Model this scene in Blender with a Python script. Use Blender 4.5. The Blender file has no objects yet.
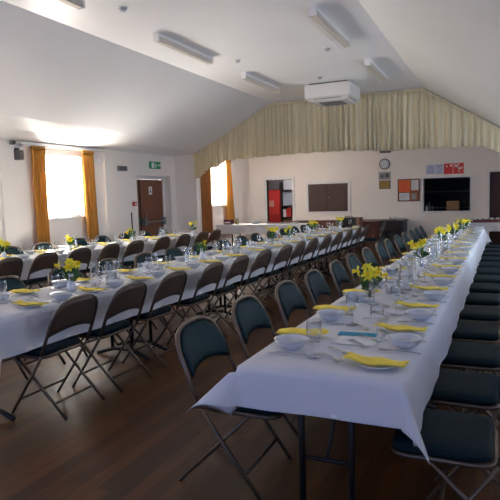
import bpy, bmesh, math, random
from mathutils import Vector, Matrix
random.seed(7)
PI = math.pi
SC = bpy.context.scene
COL = SC.collection

# ------------------------------------------------------------ materials
MATS = {}
def mat(name, col, rough=.6, metal=0., spec=.5, var=0., scale=12., bump=0., bscale=60., emit=None, stretch=(1, 1, 1), trans=0.):
    if name in MATS: return MATS[name]
    m = bpy.data.materials.new(name); m.use_nodes = True
    nt = m.node_tree; b = nt.nodes['Principled BSDF']
    b.inputs['Roughness'].default_value = rough; b.inputs['Metallic'].default_value = metal
    b.inputs['Specular IOR Level'].default_value = spec
    b.inputs['Base Color'].default_value = (*col, 1)
    tc = nt.nodes.new('ShaderNodeTexCoord'); mp = nt.nodes.new('ShaderNodeMapping')
    mp.inputs['Scale'].default_value = stretch
    nt.links.new(tc.outputs['Object'], mp.inputs['Vector'])
    n = nt.nodes.new('ShaderNodeTexNoise'); n.inputs['Scale'].default_value = scale; n.inputs['Detail'].default_value = 4
    nt.links.new(mp.outputs[0], n.inputs['Vector'])
    if var > 0:
        r = nt.nodes.new('ShaderNodeValToRGB')
        r.color_ramp.elements[0].position = .3; r.color_ramp.elements[1].position = .7
        r.color_ramp.elements[0].color = (*[c*(1-var) for c in col], 1)
        r.color_ramp.elements[1].color = (*[min(1, c*(1+var)) for c in col], 1)
        nt.links.new(n.outputs['Fac'], r.inputs[0]); nt.links.new(r.outputs[0], b.inputs['Base Color'])
    if bump > 0:
        n2 = nt.nodes.new('ShaderNodeTexNoise'); n2.inputs['Scale'].default_value = bscale
        nt.links.new(mp.outputs[0], n2.inputs['Vector'])
        bp = nt.nodes.new('ShaderNodeBump'); bp.inputs['Strength'].default_value = bump; bp.inputs['Distance'].default_value = .01
        nt.links.new(n2.outputs['Fac'], bp.inputs['Height']); nt.links.new(bp.outputs[0], b.inputs['Normal'])
    if emit:
        b.inputs['Emission Color'].default_value = (*emit[0], 1); b.inputs['Emission Strength'].default_value = emit[1]
    if trans > 0:
        t = nt.nodes.new('ShaderNodeBsdfTranslucent'); t.inputs[0].default_value = (*col, 1)
        mx = nt.nodes.new('ShaderNodeMixShader'); mx.inputs[0].default_value = trans
        nt.links.new(b.outputs[0], mx.inputs[1]); nt.links.new(t.outputs[0], mx.inputs[2])
        nt.links.new(mx.outputs[0], nt.nodes['Material Output'].inputs[0])
    MATS[name] = m; return m

def glass_mat(name, col, fac=.12, rough=.03):
    m = bpy.data.materials.new(name); m.use_nodes = True; nt = m.node_tree
    nt.nodes.remove(nt.nodes['Principled BSDF'])
    t = nt.nodes.new('ShaderNodeBsdfTransparent'); t.inputs[0].default_value = (*col, 1)
    g = nt.nodes.new('ShaderNodeBsdfGlossy'); g.inputs['Roughness'].default_value = rough
    lw = nt.nodes.new('ShaderNodeLayerWeight'); lw.inputs[0].default_value = .35
    ma = nt.nodes.new('ShaderNodeMath'); ma.operation = 'MULTIPLY_ADD'; ma.inputs[1].default_value = .8; ma.inputs[2].default_value = fac
    mx = nt.nodes.new('ShaderNodeMixShader')
    nt.links.new(lw.outputs['Facing'], ma.inputs[0]); nt.links.new(ma.outputs[0], mx.inputs[0])
    nt.links.new(t.outputs[0], mx.inputs[1]); nt.links.new(g.outputs[0], mx.inputs[2])
    nt.links.new(mx.outputs[0], nt.nodes['Material Output'].inputs[0])
    return m

def floor_mat():
    m = bpy.data.materials.new('oak boards'); m.use_nodes = True; nt = m.node_tree; b = nt.nodes['Principled BSDF']
    tc = nt.nodes.new('ShaderNodeTexCoord'); mp = nt.nodes.new('ShaderNodeMapping')
    mp.inputs['Rotation'].default_value = (0, 0, PI/2)
    nt.links.new(tc.outputs['Object'], mp.inputs['Vector'])
    br = nt.nodes.new('ShaderNodeTexBrick'); br.offset = .37; br.inputs['Scale'].default_value = 1
    br.inputs['Brick Width'].default_value = 2.2; br.inputs['Row Height'].default_value = .09
    br.inputs['Mortar Size'].default_value = .0016; br.inputs['Mortar Smooth'].default_value = .3; br.inputs['Bias'].default_value = 0
    br.inputs['Color1'].default_value = (.120, .046, .012, 1); br.inputs['Color2'].default_value = (.050, .018, .005, 1)
    br.inputs['Mortar'].default_value = (.03, .015, .008, 1)
    nt.links.new(mp.outputs[0], br.inputs['Vector'])
    mp2 = nt.nodes.new('ShaderNodeMapping'); mp2.inputs['Scale'].default_value = (14, .8, 1)
    nt.links.new(tc.outputs['Object'], mp2.inputs['Vector'])
    n = nt.nodes.new('ShaderNodeTexNoise'); n.inputs['Scale'].default_value = 3; n.inputs['Detail'].default_value = 6
    nt.links.new(mp2.outputs[0], n.inputs['Vector'])
    mx = nt.nodes.new('ShaderNodeMix'); mx.data_type = 'RGBA'; mx.blend_type = 'MULTIPLY'; mx.inputs[0].default_value = .6
    r = nt.nodes.new('ShaderNodeValToRGB'); r.color_ramp.elements[0].position = .3; r.color_ramp.elements[0].color = (.55, .55, .55, 1)
    r.color_ramp.elements[1].position = .7; r.color_ramp.elements[1].color = (1.25, 1.2, 1.15, 1)
    nt.links.new(n.outputs['Fac'], r.inputs[0])
    nt.links.new(br.outputs['Color'], mx.inputs[6]); nt.links.new(r.outputs[0], mx.inputs[7])
    nt.links.new(mx.outputs[2], b.inputs['Base Color'])
    b.inputs['Roughness'].default_value = .42; b.inputs['Specular IOR Level'].default_value = .3
    return m

M_wall = mat('cream wall paint', (.90, .83, .76), .8, var=.02, scale=1.2, bump=.08, bscale=40)
M_ceil = mat('white ceiling gloss', (.90, .89, .89), .38, var=.02, scale=.8, bump=.12, bscale=1.6)
M_white = mat('white gloss paint', (.82, .80, .78), .4)
M_floor = floor_mat()
M_cloth = mat('white paper cloth', (.68, .685, .72), .75, var=.01, scale=5, bump=.25, bscale=9)
M_gold = mat('gold curtain fabric', (.52, .235, .035), .85, var=.15, scale=8, stretch=(1, 6, .4), trans=.25)
M_brncurt = mat('brown gold curtain fabric', (.34, .13, .035), .85, var=.15, scale=8, stretch=(1, 6, .4), trans=.15)
M_val = mat('cream pelmet fabric', (.86, .78, .57), .85, var=.10, scale=3, stretch=(9, 1, .3), trans=.3)
def net_mat():
    m = bpy.data.materials.new('white net curtain'); m.use_nodes = True; nt = m.node_tree; nt.nodes.remove(nt.nodes['Principled BSDF'])
    t = nt.nodes.new('ShaderNodeBsdfTransparent'); a = nt.nodes.new('ShaderNodeBsdfTranslucent'); a.inputs[0].default_value = (.95, .95, .95, 1)
    mx = nt.nodes.new('ShaderNodeMixShader'); mx.inputs[0].default_value = .35
    nt.links.new(t.outputs[0], mx.inputs[1]); nt.links.new(a.outputs[0], mx.inputs[2]); nt.links.new(mx.outputs[0], nt.nodes['Material Output'].inputs[0]); return m
M_net = net_mat()
M_frame = mat('bronze enamelled steel', (.15, .115, .09), .38, metal=.7, var=.06)
M_shell = mat('brown enamelled steel panel', (.11, .075, .055), .5, metal=.3, var=.08, scale=6)
M_green = mat('dark teal green vinyl', (.005, .027, .035), .62, spec=.25, var=.25, scale=30, bump=.2, bscale=200)
M_seat = mat('green seat vinyl with painted shade', (.003, .015, .020), .7, spec=.2, var=.25, scale=30, bump=.2, bscale=200)  # back pad vinyl darkened, the seats' shade put into its colour
M_black = mat('black steel', (.012, .012, .013), .45, metal=.3)
M_tabletop = mat('brown laminate', (.16, .09, .05), .5, var=.15, stretch=(1, 10, 1))
M_ware = mat('white glazed china', (.66, .67, .68), .15)
M_nap = mat('yellow paper napkin', (.88, .70, .09), .85, var=.08, scale=20)
M_steel = mat('stainless cutlery', (.55, .55, .56), .22, metal=1.)
M_glass = glass_mat('clear table glass', (.93, .95, .97), .07)
M_water = glass_mat('water in a jug', (.93, .95, .97), .05)
M_wglass = glass_mat('window glass', (1, 1, 1), .0)
M_petal = mat('daffodil yellow', (.93, .85, .06), .6, var=.06, trans=.25)
M_corona = mat('daffodil deep yellow', (.94, .74, .02), .6)
M_stem = mat('daffodil green', (.06, .16, .035), .6, var=.3)
M_doorwood = mat('varnished brown door wood', (.19, .065, .028), .38, var=.3, scale=5, stretch=(8, 8, .5))
M_hatch = mat('brown hatch wood', (.050, .020, .011), .5, var=.25, scale=5, stretch=(8, 8, .6))
M_dark = mat('painted gloom and dark leaf', (.03, .028, .027), .8)  # unlit kitchen's gloom put into the wall colour; also the dark store leaf
M_darkwood = mat('very dark stained wood', (.022, .014, .012), .45, var=.3, stretch=(6, 1, 1))
M_redwood = mat('reddish brown wood', (.13, .036, .022), .45, var=.25, stretch=(1, 1, 6))
M_grey = mat('grey plastic', (.22, .21, .20), .6)
M_cork = mat('cork board', (.32, .11, .05), .9, var=.3, scale=60)
M_paper = mat('white paper', (.78, .78, .78), .8)
M_paleblue = mat('pale blue paper', (.50, .56, .68), .8)
M_orange = mat('orange red paper', (.65, .13, .035), .8)
M_red = mat('red print', (.60, .035, .03), .6)
M_ink = mat('dark ink', (.05, .05, .06), .8)
M_exit = mat('green exit sign', (.01, .30, .12), .5)
M_ac = mat('air conditioner white', (.72, .70, .66), .5)
M_acdark = mat('air conditioner grille', (.16, .16, .16), .6)
M_tube = mat('light diffuser', (.62, .56, .49), .5)
M_brass = mat('brass', (.6, .42, .15), .3, metal=1.)
M_card = mat('brown cardboard', (.30, .17, .085), .85)
M_teal = mat('blue card', (.02, .28, .42), .7)
M_photo = mat('grey photo print', (.30, .29, .28), .6)
M_gild = mat('ochre print', (.42, .25, .05), .6)

# ------------------------------------------------------------ mesh builder
class MB:
    def __init__(s): s.v = []; s.f = []; s.mi = []; s.sm = []; s.cur = 0; s.smooth = False
    def add(s, vs, fs, smooth=None):
        o = len(s.v); s.v += [tuple(v) for v in vs]
        for f in fs: s.f.append(tuple(i+o for i in f)); s.mi.append(s.cur); s.sm.append(s.smooth if smooth is None else smooth)
        return s
    def box(s, a, b, bev=0.):
        x0, y0, z0 = a; x1, y1, z1 = b
        if x0 > x1: x0, x1 = x1, x0
        if y0 > y1: y0, y1 = y1, y0
        if z0 > z1: z0, z1 = z1, z0
        if bev > 0:
            bm = bmesh.new(); bmesh.ops.create_cube(bm, size=1)
            for v in bm.verts: v.co = Vector(((x0+x1)/2+v.co.x*(x1-x0), (y0+y1)/2+v.co.y*(y1-y0), (z0+z1)/2+v.co.z*(z1-z0)))
            bmesh.ops.bevel(bm, geom=bm.edges[:], offset=bev, segments=2, affect='EDGES')
            bm.verts.index_update()
            s.add([v.co for v in bm.verts], [[v.index for v in f.verts] for f in bm.faces]); bm.free(); return s
        v = [(x0, y0, z0), (x1, y0, z0), (x1, y1, z0), (x0, y1, z0), (x0, y0, z1), (x1, y0, z1), (x1, y1, z1), (x0, y1, z1)]
        return s.add(v, [(0, 3, 2, 1), (4, 5, 6, 7), (0, 1, 5, 4), (1, 2, 6, 5), (2, 3, 7, 6), (3, 0, 4, 7)])
    def tube(s, pts, r, n=8, closed=False, ry=None, cap=True):
        pts = [Vector(p) for p in pts]; N = len(pts); rings = []
        rr = r if isinstance(r, (list, tuple)) else [r]*N
        prev = None
        for i, p in enumerate(pts):
            if closed: t = (pts[(i+1) % N]-pts[i-1])
            else: t = pts[min(i+1, N-1)]-pts[max(i-1, 0)]
            t.normalize()
            if prev is None:
                up = Vector((0, 0, 1)) if abs(t.z) < .9 else Vector((0, 1, 0))
                nx = t.cross(up).normalized()
            else:
                nx = (prev-t*prev.dot(t)).normalized()
            prev = nx; ny = t.cross(nx)
            q = ry if ry else None
            rings.append([p+nx*math.cos(2*PI*k/n)*rr[i]+ny*math.sin(2*PI*k/n)*(q if q else rr[i]) for k in range(n)])
        vs = [v for R in rings for v in R]; fs = []
        L = N if closed else N-1
        for i in range(L):
            j = (i+1) % N
            for k in range(n): fs.append((i*n+k, i*n+(k+1) % n, j*n+(k+1) % n, j*n+k))
        if not closed and cap: fs.append(tuple(range(n))[::-1]); fs.append(tuple((N-1)*n+k for k in range(n)))
        return s.add(vs, fs, True)
    def lathe(s, prof, n=16, c=(0, 0, 0), cap0=True, cap1=False, ax='z'):
        vs = []; fs = []
        for r, z in prof:
            for k in range(n):
                a = 2*PI*k/n; x, y = r*math.cos(a), r*math.sin(a)
                if ax == 'z': vs.append((c[0]+x, c[1]+y, c[2]+z))
                else: vs.append((c[0]+x, c[1]+z, c[2]+y))
        for i in range(len(prof)-1):
            for k in range(n): fs.append((i*n+k, i*n+(k+1) % n, (i+1)*n+(k+1) % n, (i+1)*n+k))
        if cap0: fs.append(tuple(range(n))[::-1])
        if cap1: fs.append(tuple((len(prof)-1)*n+k for k in range(n)))
        return s.add(vs, fs, True)
    def grid(s, P, nu, nv, thick=None):
        vs = [P(i, j) for i in range(nu+1) for j in range(nv+1)]
        fs = [(i*(nv+1)+j, (i+1)*(nv+1)+j, (i+1)*(nv+1)+j+1, i*(nv+1)+j+1) for i in range(nu) for j in range(nv)]
        return s.add(vs, fs, True)
    def solidgrid(s, P, nu, nv, off):
        """closed shell: P(i,j) and its copy moved by off(i,j)"""
        A = [[Vector(P(i, j)) for j in range(nv+1)] for i in range(nu+1)]
        vs = []; fs = []; W = nv+1; T = (nu+1)*W
        for i in range(nu+1):
            for j in range(nv+1): vs.append(A[i][j])
        for i in range(nu+1):
            for j in range(nv+1): vs.append(A[i][j]+Vector(off(i, j)))
        for i in range(nu):
            for j in range(nv):
                q = (i*W+j, (i+1)*W+j, (i+1)*W+j+1, i*W+j+1)
                fs.append(q); fs.append(tuple(T+k for k in q[::-1]))
        for i in range(nu):
            for j in (0, nv): fs.append((i*W+j, T+i*W+j, T+(i+1)*W+j, (i+1)*W+j))
        for j in range(nv):
            for i in (0, nu): fs.append((i*W+j, i*W+j+1, T+i*W+j+1, T+i*W+j))
        return s.add(vs, fs, True)
    def build(s, name, m, parent=None, loc=None, fix=True):
        me = bpy.data.meshes.new(name); me.from_pydata(s.v, [], s.f)
        for x in (m if isinstance(m, (list, tuple)) else [m]): me.materials.append(x)
        me.polygons.foreach_set('material_index', s.mi); me.polygons.foreach_set('use_smooth', s.sm)
        if fix:
            bm = bmesh.new(); bm.from_mesh(me); bmesh.ops.recalc_face_normals(bm, faces=bm.faces); bm.to_mesh(me); bm.free()
        me.update()
        o = bpy.data.objects.new(name, me); COL.objects.link(o)
        if parent: o.parent = parent
        if loc: o.location = loc
        return o

def tag(o, label=None, cat=None, group=None, kind=None):
    if label: o['label'] = label
    if cat: o['category'] = cat
    if group: o['group'] = group
    if kind: o['kind'] = kind
    return o
def empty(name, label, cat, loc=(0, 0, 0), rz=0., group=None):
    o = bpy.data.objects.new(name, None); COL.objects.link(o); o.empty_display_size = .1
    o.location = loc; o.rotation_euler = (0, 0, rz); return tag(o, label, cat, group)
def struct(name, mb, m, fix=True):
    return tag(mb.build(name, m, fix=fix), None, None, None, 'structure')
CH = {}
def kids(o):
    if o.name not in CH: CH[o.name] = [c for c in o.children]
    return CH[o.name]
def copy_tree(o, loc, rz=0., label=None, group=None, parent=None, top=True):
    c = o.copy(); COL.objects.link(c)
    if top:
        c.location = loc; c.rotation_euler = (0, 0, rz)
        if label: c['label'] = label
        if group: c['group'] = group
    else: c.parent = parent
    for k in kids(o): copy_tree(k, None, parent=c, top=False)
    return c
class Proto:
    """first use moves the built thing itself, later uses copy it with its parts"""
    def __init__(s, o): s.o = o; s.used = False; 
    def put(s, loc, rz, label, group=None, sc=None):
        if not s.used:
            s.used = True; o = s.o; o.location = loc; o.rotation_euler = (0, 0, rz); o['label'] = label
            if group: o['group'] = group
        else: o = copy_tree(s.o, loc, rz, label, group)
        return o
ORD = 'first second third fourth fifth sixth seventh eighth ninth tenth eleventh twelfth thirteenth fourteenth fifteenth sixteenth'.split()

# ------------------------------------------------------------ room shell
XL, XR, YB, YV, YE = -7.2, 1.25, -2.6, 11.85, 15.9
def wall_cells(mb, a0, a1, z0, z1, holes, mk):
    As = sorted({a0, a1, *[h[0] for h in holes], *[h[1] for h in holes]}); Zs = sorted({z0, z1, *[h[2] for h in holes], *[h[3] for h in holes]})
    for i in range(len(As)-1):
        for j in range(len(Zs)-1):
            ca, cz = (As[i]+As[i+1])/2, (Zs[j]+Zs[j+1])/2
            if any(h[0] < ca < h[1] and h[2] < cz < h[3] for h in holes): continue
            mk(mb, As[i], As[i+1], Zs[j], Zs[j+1])
def wall_x(name, x, th, y0, y1, z1, holes, m=M_wall):
    mb = MB(); wall_cells(mb, y0, y1, 0, z1, holes, lambda b, a, c, d, e: b.box((x, a, d), (x+th, c, e)))
    return struct(name, mb, m)
def wall_y(name, y, th, x0, x1, z1, holes, m=M_wall, z0=0):
    mb = MB(); wall_cells(mb, x0, x1, z0, z1, holes, lambda b, a, c, d, e: b.box((a, y, d), (c, y+th, e)))
    return struct(name, mb, m)

struct('floor', MB().box((-10.2, -2.9, -.1), (1.6, 18.3, 0)), M_floor)
LW = [(.6, 1.6, 1.2, 2.3), (4.0, 5.4, 1.0, 2.3), (7.5, 8.5, 1.2, 2.3)]      # windows in the left wall
DOOR = (10.25, 11.62, 0, 2.0)
wall_x('wall_left', XL-.3, .3, -2.9, YV+.2, 2.62, LW+[DOOR])
RW = [(-.6, .9, .95, 2.2), (3.0, 4.5, .95, 2.2), (6.6, 7.8, .95, 2.2), (9.3, 11.0, .95, 2.2), (13.0, 14.2, .95, 2.2)]  # fourth window is unseen, added to brighten the left wall
wall_x('wall_right', XR, .3, -2.9, YE+.2, 2.62, RW)
BW = [(-5.9, -4.3, 1.0, 2.4), (-1.9, -.3, 1.0, 2.4)]
mb = MB(); wall_cells(mb, XL-.3, XR+.3, 0, 2.62, BW, lambda b, a, c, d, e: b.box((a, YB-.3, d), (c, YB, e)))
mb.box((-6.3, YB-.3, 2.62), (.2, YB, 3.0)).box((-5.0, YB-.3, 3.0), (-1.0, YB, 3.62))
struct('wall_rear', mb, M_wall)
# gabled ceiling: flat strip between two slopes, flatter against the walls
PROF = [(-7.5, 2.49), (-7.2, 2.49), (-6.85, 2.505), (-6.5, 2.56), (-6.2, 2.69), (-4.62, 3.53), (-1.39, 3.53), (0.05, 2.62), (.35, 2.52), (1.0, 2.49), (1.55, 2.49)]
mb = MB(); n = len(PROF)
for k in range(n-1):
    (xa, za), (xb, zb) = PROF[k], PROF[k+1]
    V = [(xa, YB-.3, za), (xb, YB-.3, zb), (xb, YV+.3, zb), (xa, YV+.3, za)]
    V += [(x, y, z+.12) for x, y, z in V]
    mb.add(V, [(0, 1, 2, 3), (7, 6, 5, 4), (0, 4, 5, 1), (1, 5, 6, 2), (2, 6, 7, 3), (3, 7, 4, 0)], False)
struct('ceiling', mb, M_ceil)
# proscenium: short return walls and a beam above the opening
mb = MB()
mb.box((XL, YV, 0), (-6.62, YV+.2, 2.6)).box((.62, YV, 0), (XR, YV+.2, 2.6))
V = [(-6.62, 2.5), (.62, 2.5), (.2, 2.56), (.02, 2.68), (-1.39, 3.55), (-4.62, 3.55), (-6.2, 2.70), (-6.5, 2.58)]
mb.add([(x, YV+.08, z) for x, z in V]+[(x, YV+.2, z) for x, z in V], [tuple(range(8)), tuple(range(15, 7, -1))]+[(i, (i+1) % 8, 8+(i+1) % 8, 8+i) for i in range(8)], False)
struct('wall_proscenium', mb, M_wall)
# end section behind the pelmet
XS = -7.02
W2 = (13.35, 14.35, 1.24, 2.45)
wall_x('wall_stage', XS-.3, .3, YV+.2, YE+.2, 2.85, [W2])
wall_y('wall_back', YE, .15, XS-.3, XR+.3, 2.85,
       [(-6.44, -5.62, 0, 1.94), (-1.86, -.66, .90, 1.82), (-.2, .62, 0, 1.91)])
struct('ceiling_stage', MB().box((XS-.3, YV+.2, 2.78), (XR+.3, YE+.2, 2.9)), M_ceil)
# rooms behind: store seen through the doorway, kitchen seen through the hatch
struct('wall_store', MB().box((-7.3, 18.0, 0), (-4.6, 18.1, 2.6)).box((-7.4, YE+.15, 0), (-7.3, 18.1, 2.6)).box((-4.6, YE+.15, 0), (-4.5, 18.1, 2.6)).box((-7.4, YE+.15, 2.5), (-4.5, 18.1, 2.6)), mat('store wall paint', (.42, .40, .40), .8))
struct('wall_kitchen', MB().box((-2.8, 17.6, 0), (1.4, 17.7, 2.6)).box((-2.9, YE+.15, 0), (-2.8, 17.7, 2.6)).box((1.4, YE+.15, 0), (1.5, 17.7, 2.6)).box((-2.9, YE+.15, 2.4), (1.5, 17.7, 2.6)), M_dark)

# pilasters, skirting, trims
struct('trim_1', MB().box((XL, 9.12, 0), (XL+.06, 9.40, 2.5)), M_wall)
struct('trim_2', MB().box((XL, 6.55, 0), (XL+.06, 6.83, 2.5)), M_wall)
mb = MB()
for a, b in ((YB, 10.25), (11.62, YV)): mb.box((XL, a, 0), (XL+.02, b, .12))
struct('baseboard_left', mb, M_white)
struct('baseboard_back', MB().box((-5.6, YE-.02, 0), (-.25, YE, .12)).box((XS, YE-.02, 0), (-6.5, YE, .12)), M_white)
struct('trim_3', MB().box((XL, 6.95, 2.44), (XL+.11, 9.1, 2.475)), M_white)   # pelmet shelf above the window
struct('trim_4', MB().box((-6.45, YV-.14, 2.50), (-6.40, YV-.10, 2.6)).add(
    [(-6.5, YV-.05, 2.56), (-4.62, YV-.05, 3.50), (-4.62, YV-.05, 3.53), (-6.5, YV-.05, 2.60), (-6.5, YV, 2.56), (-4.62, YV, 3.50), (-4.62, YV, 3.53), (-6.5, YV, 2.60)],
    [(0, 1, 2, 3), (7, 6, 5, 4), (0, 4, 5, 1), (3, 2, 6, 7)], False).box((-4.62, YV-.05, 3.49), (-1.39, YV, 3.53)), M_white)

def window_x(n, x, y0, y1, z0, z1, side=-1, sill=True):
    w = MB(); t = .05; xi = x+side*.16; xo = x+side*.22
    w.box((xi, y0, z0), (xo, y0+t, z1)).box((xi, y1-t, z0), (xo, y1, z1)).box((xi, y0, z0), (xo, y1, z0+t)).box((xi, y0, z1-t), (xo, y1, z1))
    w.box((xi, (y0+y1)/2-.02, z0), (xo, (y0+y1)/2+.02, z1)); zz = z0+(z1-z0)*.7; w.box((xi, y0, zz-.02), (xo, y1, zz+.02))
    o = struct('window_%d' % n, w, M_white)
    MB().box((x+side*.185, y0+t, z0+t), (x+side*.19, y1-t, z1-t)).build('pane', M_wglass, o)
    if sill: MB().box((x-side*.05, y0-.05, z0-.035), (x+side*.18, y1+.05, z0)).build('sill', M_white, o)
    return o
k = 1
for a, b, c, d in (LW[2], LW[1], LW[0]): window_x(k, XL, a, b, c, d); k += 1
window_x(4, XS, *W2)
for a, b, c, d in RW: k += 1; window_x(k, XR, a, b, c, d, 1)
for i, (a, b, c, d) in enumerate(BW):
    i += 1; w = MB(); w.box((a, YB-.2, c), (a+.05, YB-.14, d)).box((b-.05, YB-.2, c), (b, YB-.14, d)).box((a, YB-.2, c), (b, YB-.14, c+.05)).box((a, YB-.2, d-.05), (b, YB-.14, d)).box(((a+b)/2-.02, YB-.2, c), ((a+b)/2+.02, YB-.14, d))
    o = struct('window_%d' % (9+i), w, M_white); MB().box((a+.05, YB-.175, c+.05), (b-.05, YB-.17, d-.05)).build('pane', M_wglass, o)

# ------------------------------------------------------------ curtains
def curtain_mb(x, y0, y1, z0, z1, folds, amp, bot=None, seed=1):
    rnd = random.Random(seed); b0, b1 = bot or (y0, y1); ph = [rnd.uniform(-.5, .5) for _ in range(folds+2)]
    mb = MB(); NU = folds*8; NV = 14
    def P(i, j):
        u = i/NU; v = j/NV; t = v**1.1
        ya = y0+(b0-y0)*t; yb = y1+(b1-y1)*t
        w = u+.25/folds*ph[int(u*folds)]*math.sin(PI*((u*folds) % 1))
        am = amp*(.45+.75*v)*(1 if v > .05 else .6)
        return (x+am*math.sin(2*PI*folds*w)+.01*math.sin(9*u+3*v), ya+(yb-ya)*u, z1+(z0-z1)*v)
    mb.solidgrid(P, NU, NV, lambda i, j: (.004, 0, 0))
    return mb
def curtain(label, x, y0, y1, z0, z1, folds, m, bot=None, seed=1, group=None):
    c = curtain_mb(x, y0, y1, z0, z1, folds, .032, bot, seed).build('curtain', m)
    tag(c, label, 'curtain', group)
    h = MB(); NU = folds*8
    h.solidgrid(lambda i, j: (x+.03*math.sin(2*PI*folds*2*i/NU), y0+(y1-y0)*i/NU, z1+.05-.06*j), NU, 1, lambda i, j: (.01, 0, 0))
    h.build('heading_tape', m, c)
curtain('gold full length curtain left of the bright window behind the far table', XL+.10, 7.16, 7.47, .32, 2.37, 5, M_gold, (7.16, 7.47), 1)
curtain('gold full length curtain right of the bright window behind the far table', XL+.10, 8.42, 8.73, .32, 2.37, 5, M_gold, (8.42, 8.80), 2)
curtain('brown gold curtain hanging at the left side of the window past the pelmet', XS+.10, 12.62, 13.22, .25, 2.42, 6, M_brncurt, None, 3)
curtain('gold curtain hanging at the right side of the window past the pelmet', XS+.10, 14.12, 14.42, .50, 2.46, 4, M_gold, (14.02, 14.66), 4)
def net(label, x, y0, y1, z0, z1):
    mb = MB(); NU = 60
    mb.solidgrid(lambda i, j: (x+.012*math.sin(i*1.1), y0+(y1-y0)*i/NU, z0+(z1-z0)*j/3), NU, 3, lambda i, j: (.002, 0, 0))
    tag(mb.build('net_curtain', M_net), label, 'net curtain')
net('sheer white net curtain hanging across the bright window behind the far table', XL-.06, 7.53, 8.47, 1.22, 2.27)
net('sheer white net curtain hanging across the window past the pelmet', XS-.06, 13.37, 14.33, 1.26, 2.43)
def rail(label, x, y0, y1, z):
    r = tag(MB().tube([(x, y0, z), (x, y1, z)], .013).build('curtain_rail', M_white), label, 'curtain rail')
    for y in (y0+.05, y1-.05):
        MB().box((x-.1, y-.02, z-.02), (x, y+.02, z+.02)).build('bracket', M_white, r)
rail('white curtain rail above the bright window behind the far table', XL+.10, 6.98, 9.08, 2.425)
rail('white curtain rail above the window past the pelmet', XS+.10, 12.5, 14.75, 2.50)
tag(MB().tube([(XL-.03, 7.5, 2.235), (XL-.03, 8.0, 2.215), (XL-.03, 8.5, 2.235)], .006).build('curtain_wire', M_ink), 'thin dark wire holding the net curtain of the bright window', 'curtain wire')

# stage pelmet: gathered cream valance under the gable
def ztop(x):
    P = [(-6.62, 2.50), (-6.5, 2.56), (-4.62, 3.50), (-1.39, 3.50), (.05, 2.60), (.62, 2.42)]
    for (a, b), (c, d) in zip(P, P[1:]):
        if x <= c: return b+(d-b)*(x-a)/(c-a)
    return P[-1][1]
def zbot(x):
    P = [(-6.62, 1.90), (-6.5, 1.93), (-6.25, 2.13), (-5.95, 2.20), (-5.75, 2.32), (-5.2, 2.33), (-4.2, 2.37), (-3.0, 2.37), (-1.9, 2.31), (-1.0, 2.32), (-.3, 2.30), (-.1, 2.22), (.1, 2.12), (.35, 2.0), (.62, 1.9)]
    for (a, b), (c, d) in zip(P, P[1:]):
        if x <= c: return b+(d-b)*(x-a)/(c-a)+.010*math.sin(x*17)+.006*math.sin(x*41)
    return P[-1][1]
NV_ = 1100; phs = [0]; rnd = random.Random(5)
fr = 0
amps = []
for i in range(NV_+1):
    if i % 9 == 0: fr = rnd.uniform(.2, .8)
    phs.append(phs[-1]+fr*.75); 
am_ = [rnd.uniform(.5, 1.25) for _ in range(NV_//12+3)]
def PV(i, j):
    x = -6.62+7.24*i/NV_; v = j/8; a, b = ztop(x), zbot(x)
    k = i/12; A = am_[int(k)]*(1-k % 1)+am_[int(k)+1]*(k % 1)
    return (x, YV-.075+.042*A*math.sin(phs[i])*(.5+.6*v), a+(b-a)*v)
pel = MB().solidgrid(PV, NV_, 8, lambda i, j: (0, .004, 0)).build('pelmet_curtain', M_val)
tag(pel, 'gathered cream pelmet curtain hung under the gable across the hall end', 'pelmet')
MB().solidgrid(lambda i, j: (-6.62+7.24*i/400, YV-.10+.012*math.sin(i*1.3), ztop(-6.62+7.24*i/400)+.0-.045*j), 400, 1, lambda i, j: (0, .01, 0)).build('heading', M_val, pel)

# ------------------------------------------------------------ doors, hatches
# fire exit double door in the left wall
def box_part(name, a, b, m, par, bev=0): return MB().box(a, b, bev).build(name, m, par)
xd = -7.42
d1 = struct('door_1', MB().box((xd-.03, 10.27, 1.93), (xd+.05, 11.60, 2.0)).box((xd-.03, 10.25, 0), (xd+.05, 10.30, 1.97)).box((xd-.03, 11.57, 0), (xd+.05, 11.62, 1.97)), M_white)
box_part('leaf', (xd-.02, 10.31, .01), (xd+.02, 10.62, 1.92), M_doorwood, d1)
lf = box_part('leaf', (xd-.02, 10.63, .01), (xd+.02, 11.56, 1.92), M_doorwood, d1)
box_part('rebate', (xd+.02, 10.605, .01), (xd+.03, 10.645, 1.92), M_darkwood, d1)
mb = MB().tube([(xd+.10, 10.68, .95), (xd+.10, 11.50, .95)], .02).box((xd+.02, 10.66, .86), (xd+.12, 10.75, 1.04)).box((xd+.02, 11.44, .86), (xd+.12, 11.53, 1.04))
mb.build('push_bar', M_grey, d1)
mb = MB().tube([(xd+.07, 10.78, .92), (xd+.07, 10.78, 1.18)], .012).build('pull_handle', M_grey, d1)
b = MB().box((xd+.02, 10.99, 1.58), (xd+.026, 11.12, 1.76)); b.cur = 1; b.box((xd+.026, 11.03, 1.62), (xd+.028, 11.08, 1.67)).box((xd+.026, 11.03, 1.70), (xd+.028, 11.08, 1.72))
b.build('notice', [M_paper, M_ink], d1)
box_part('push_bar_sticker', (xd+.02, 10.36, .98), (xd+.025, 10.60, 1.04), M_exit, d1)
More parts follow.
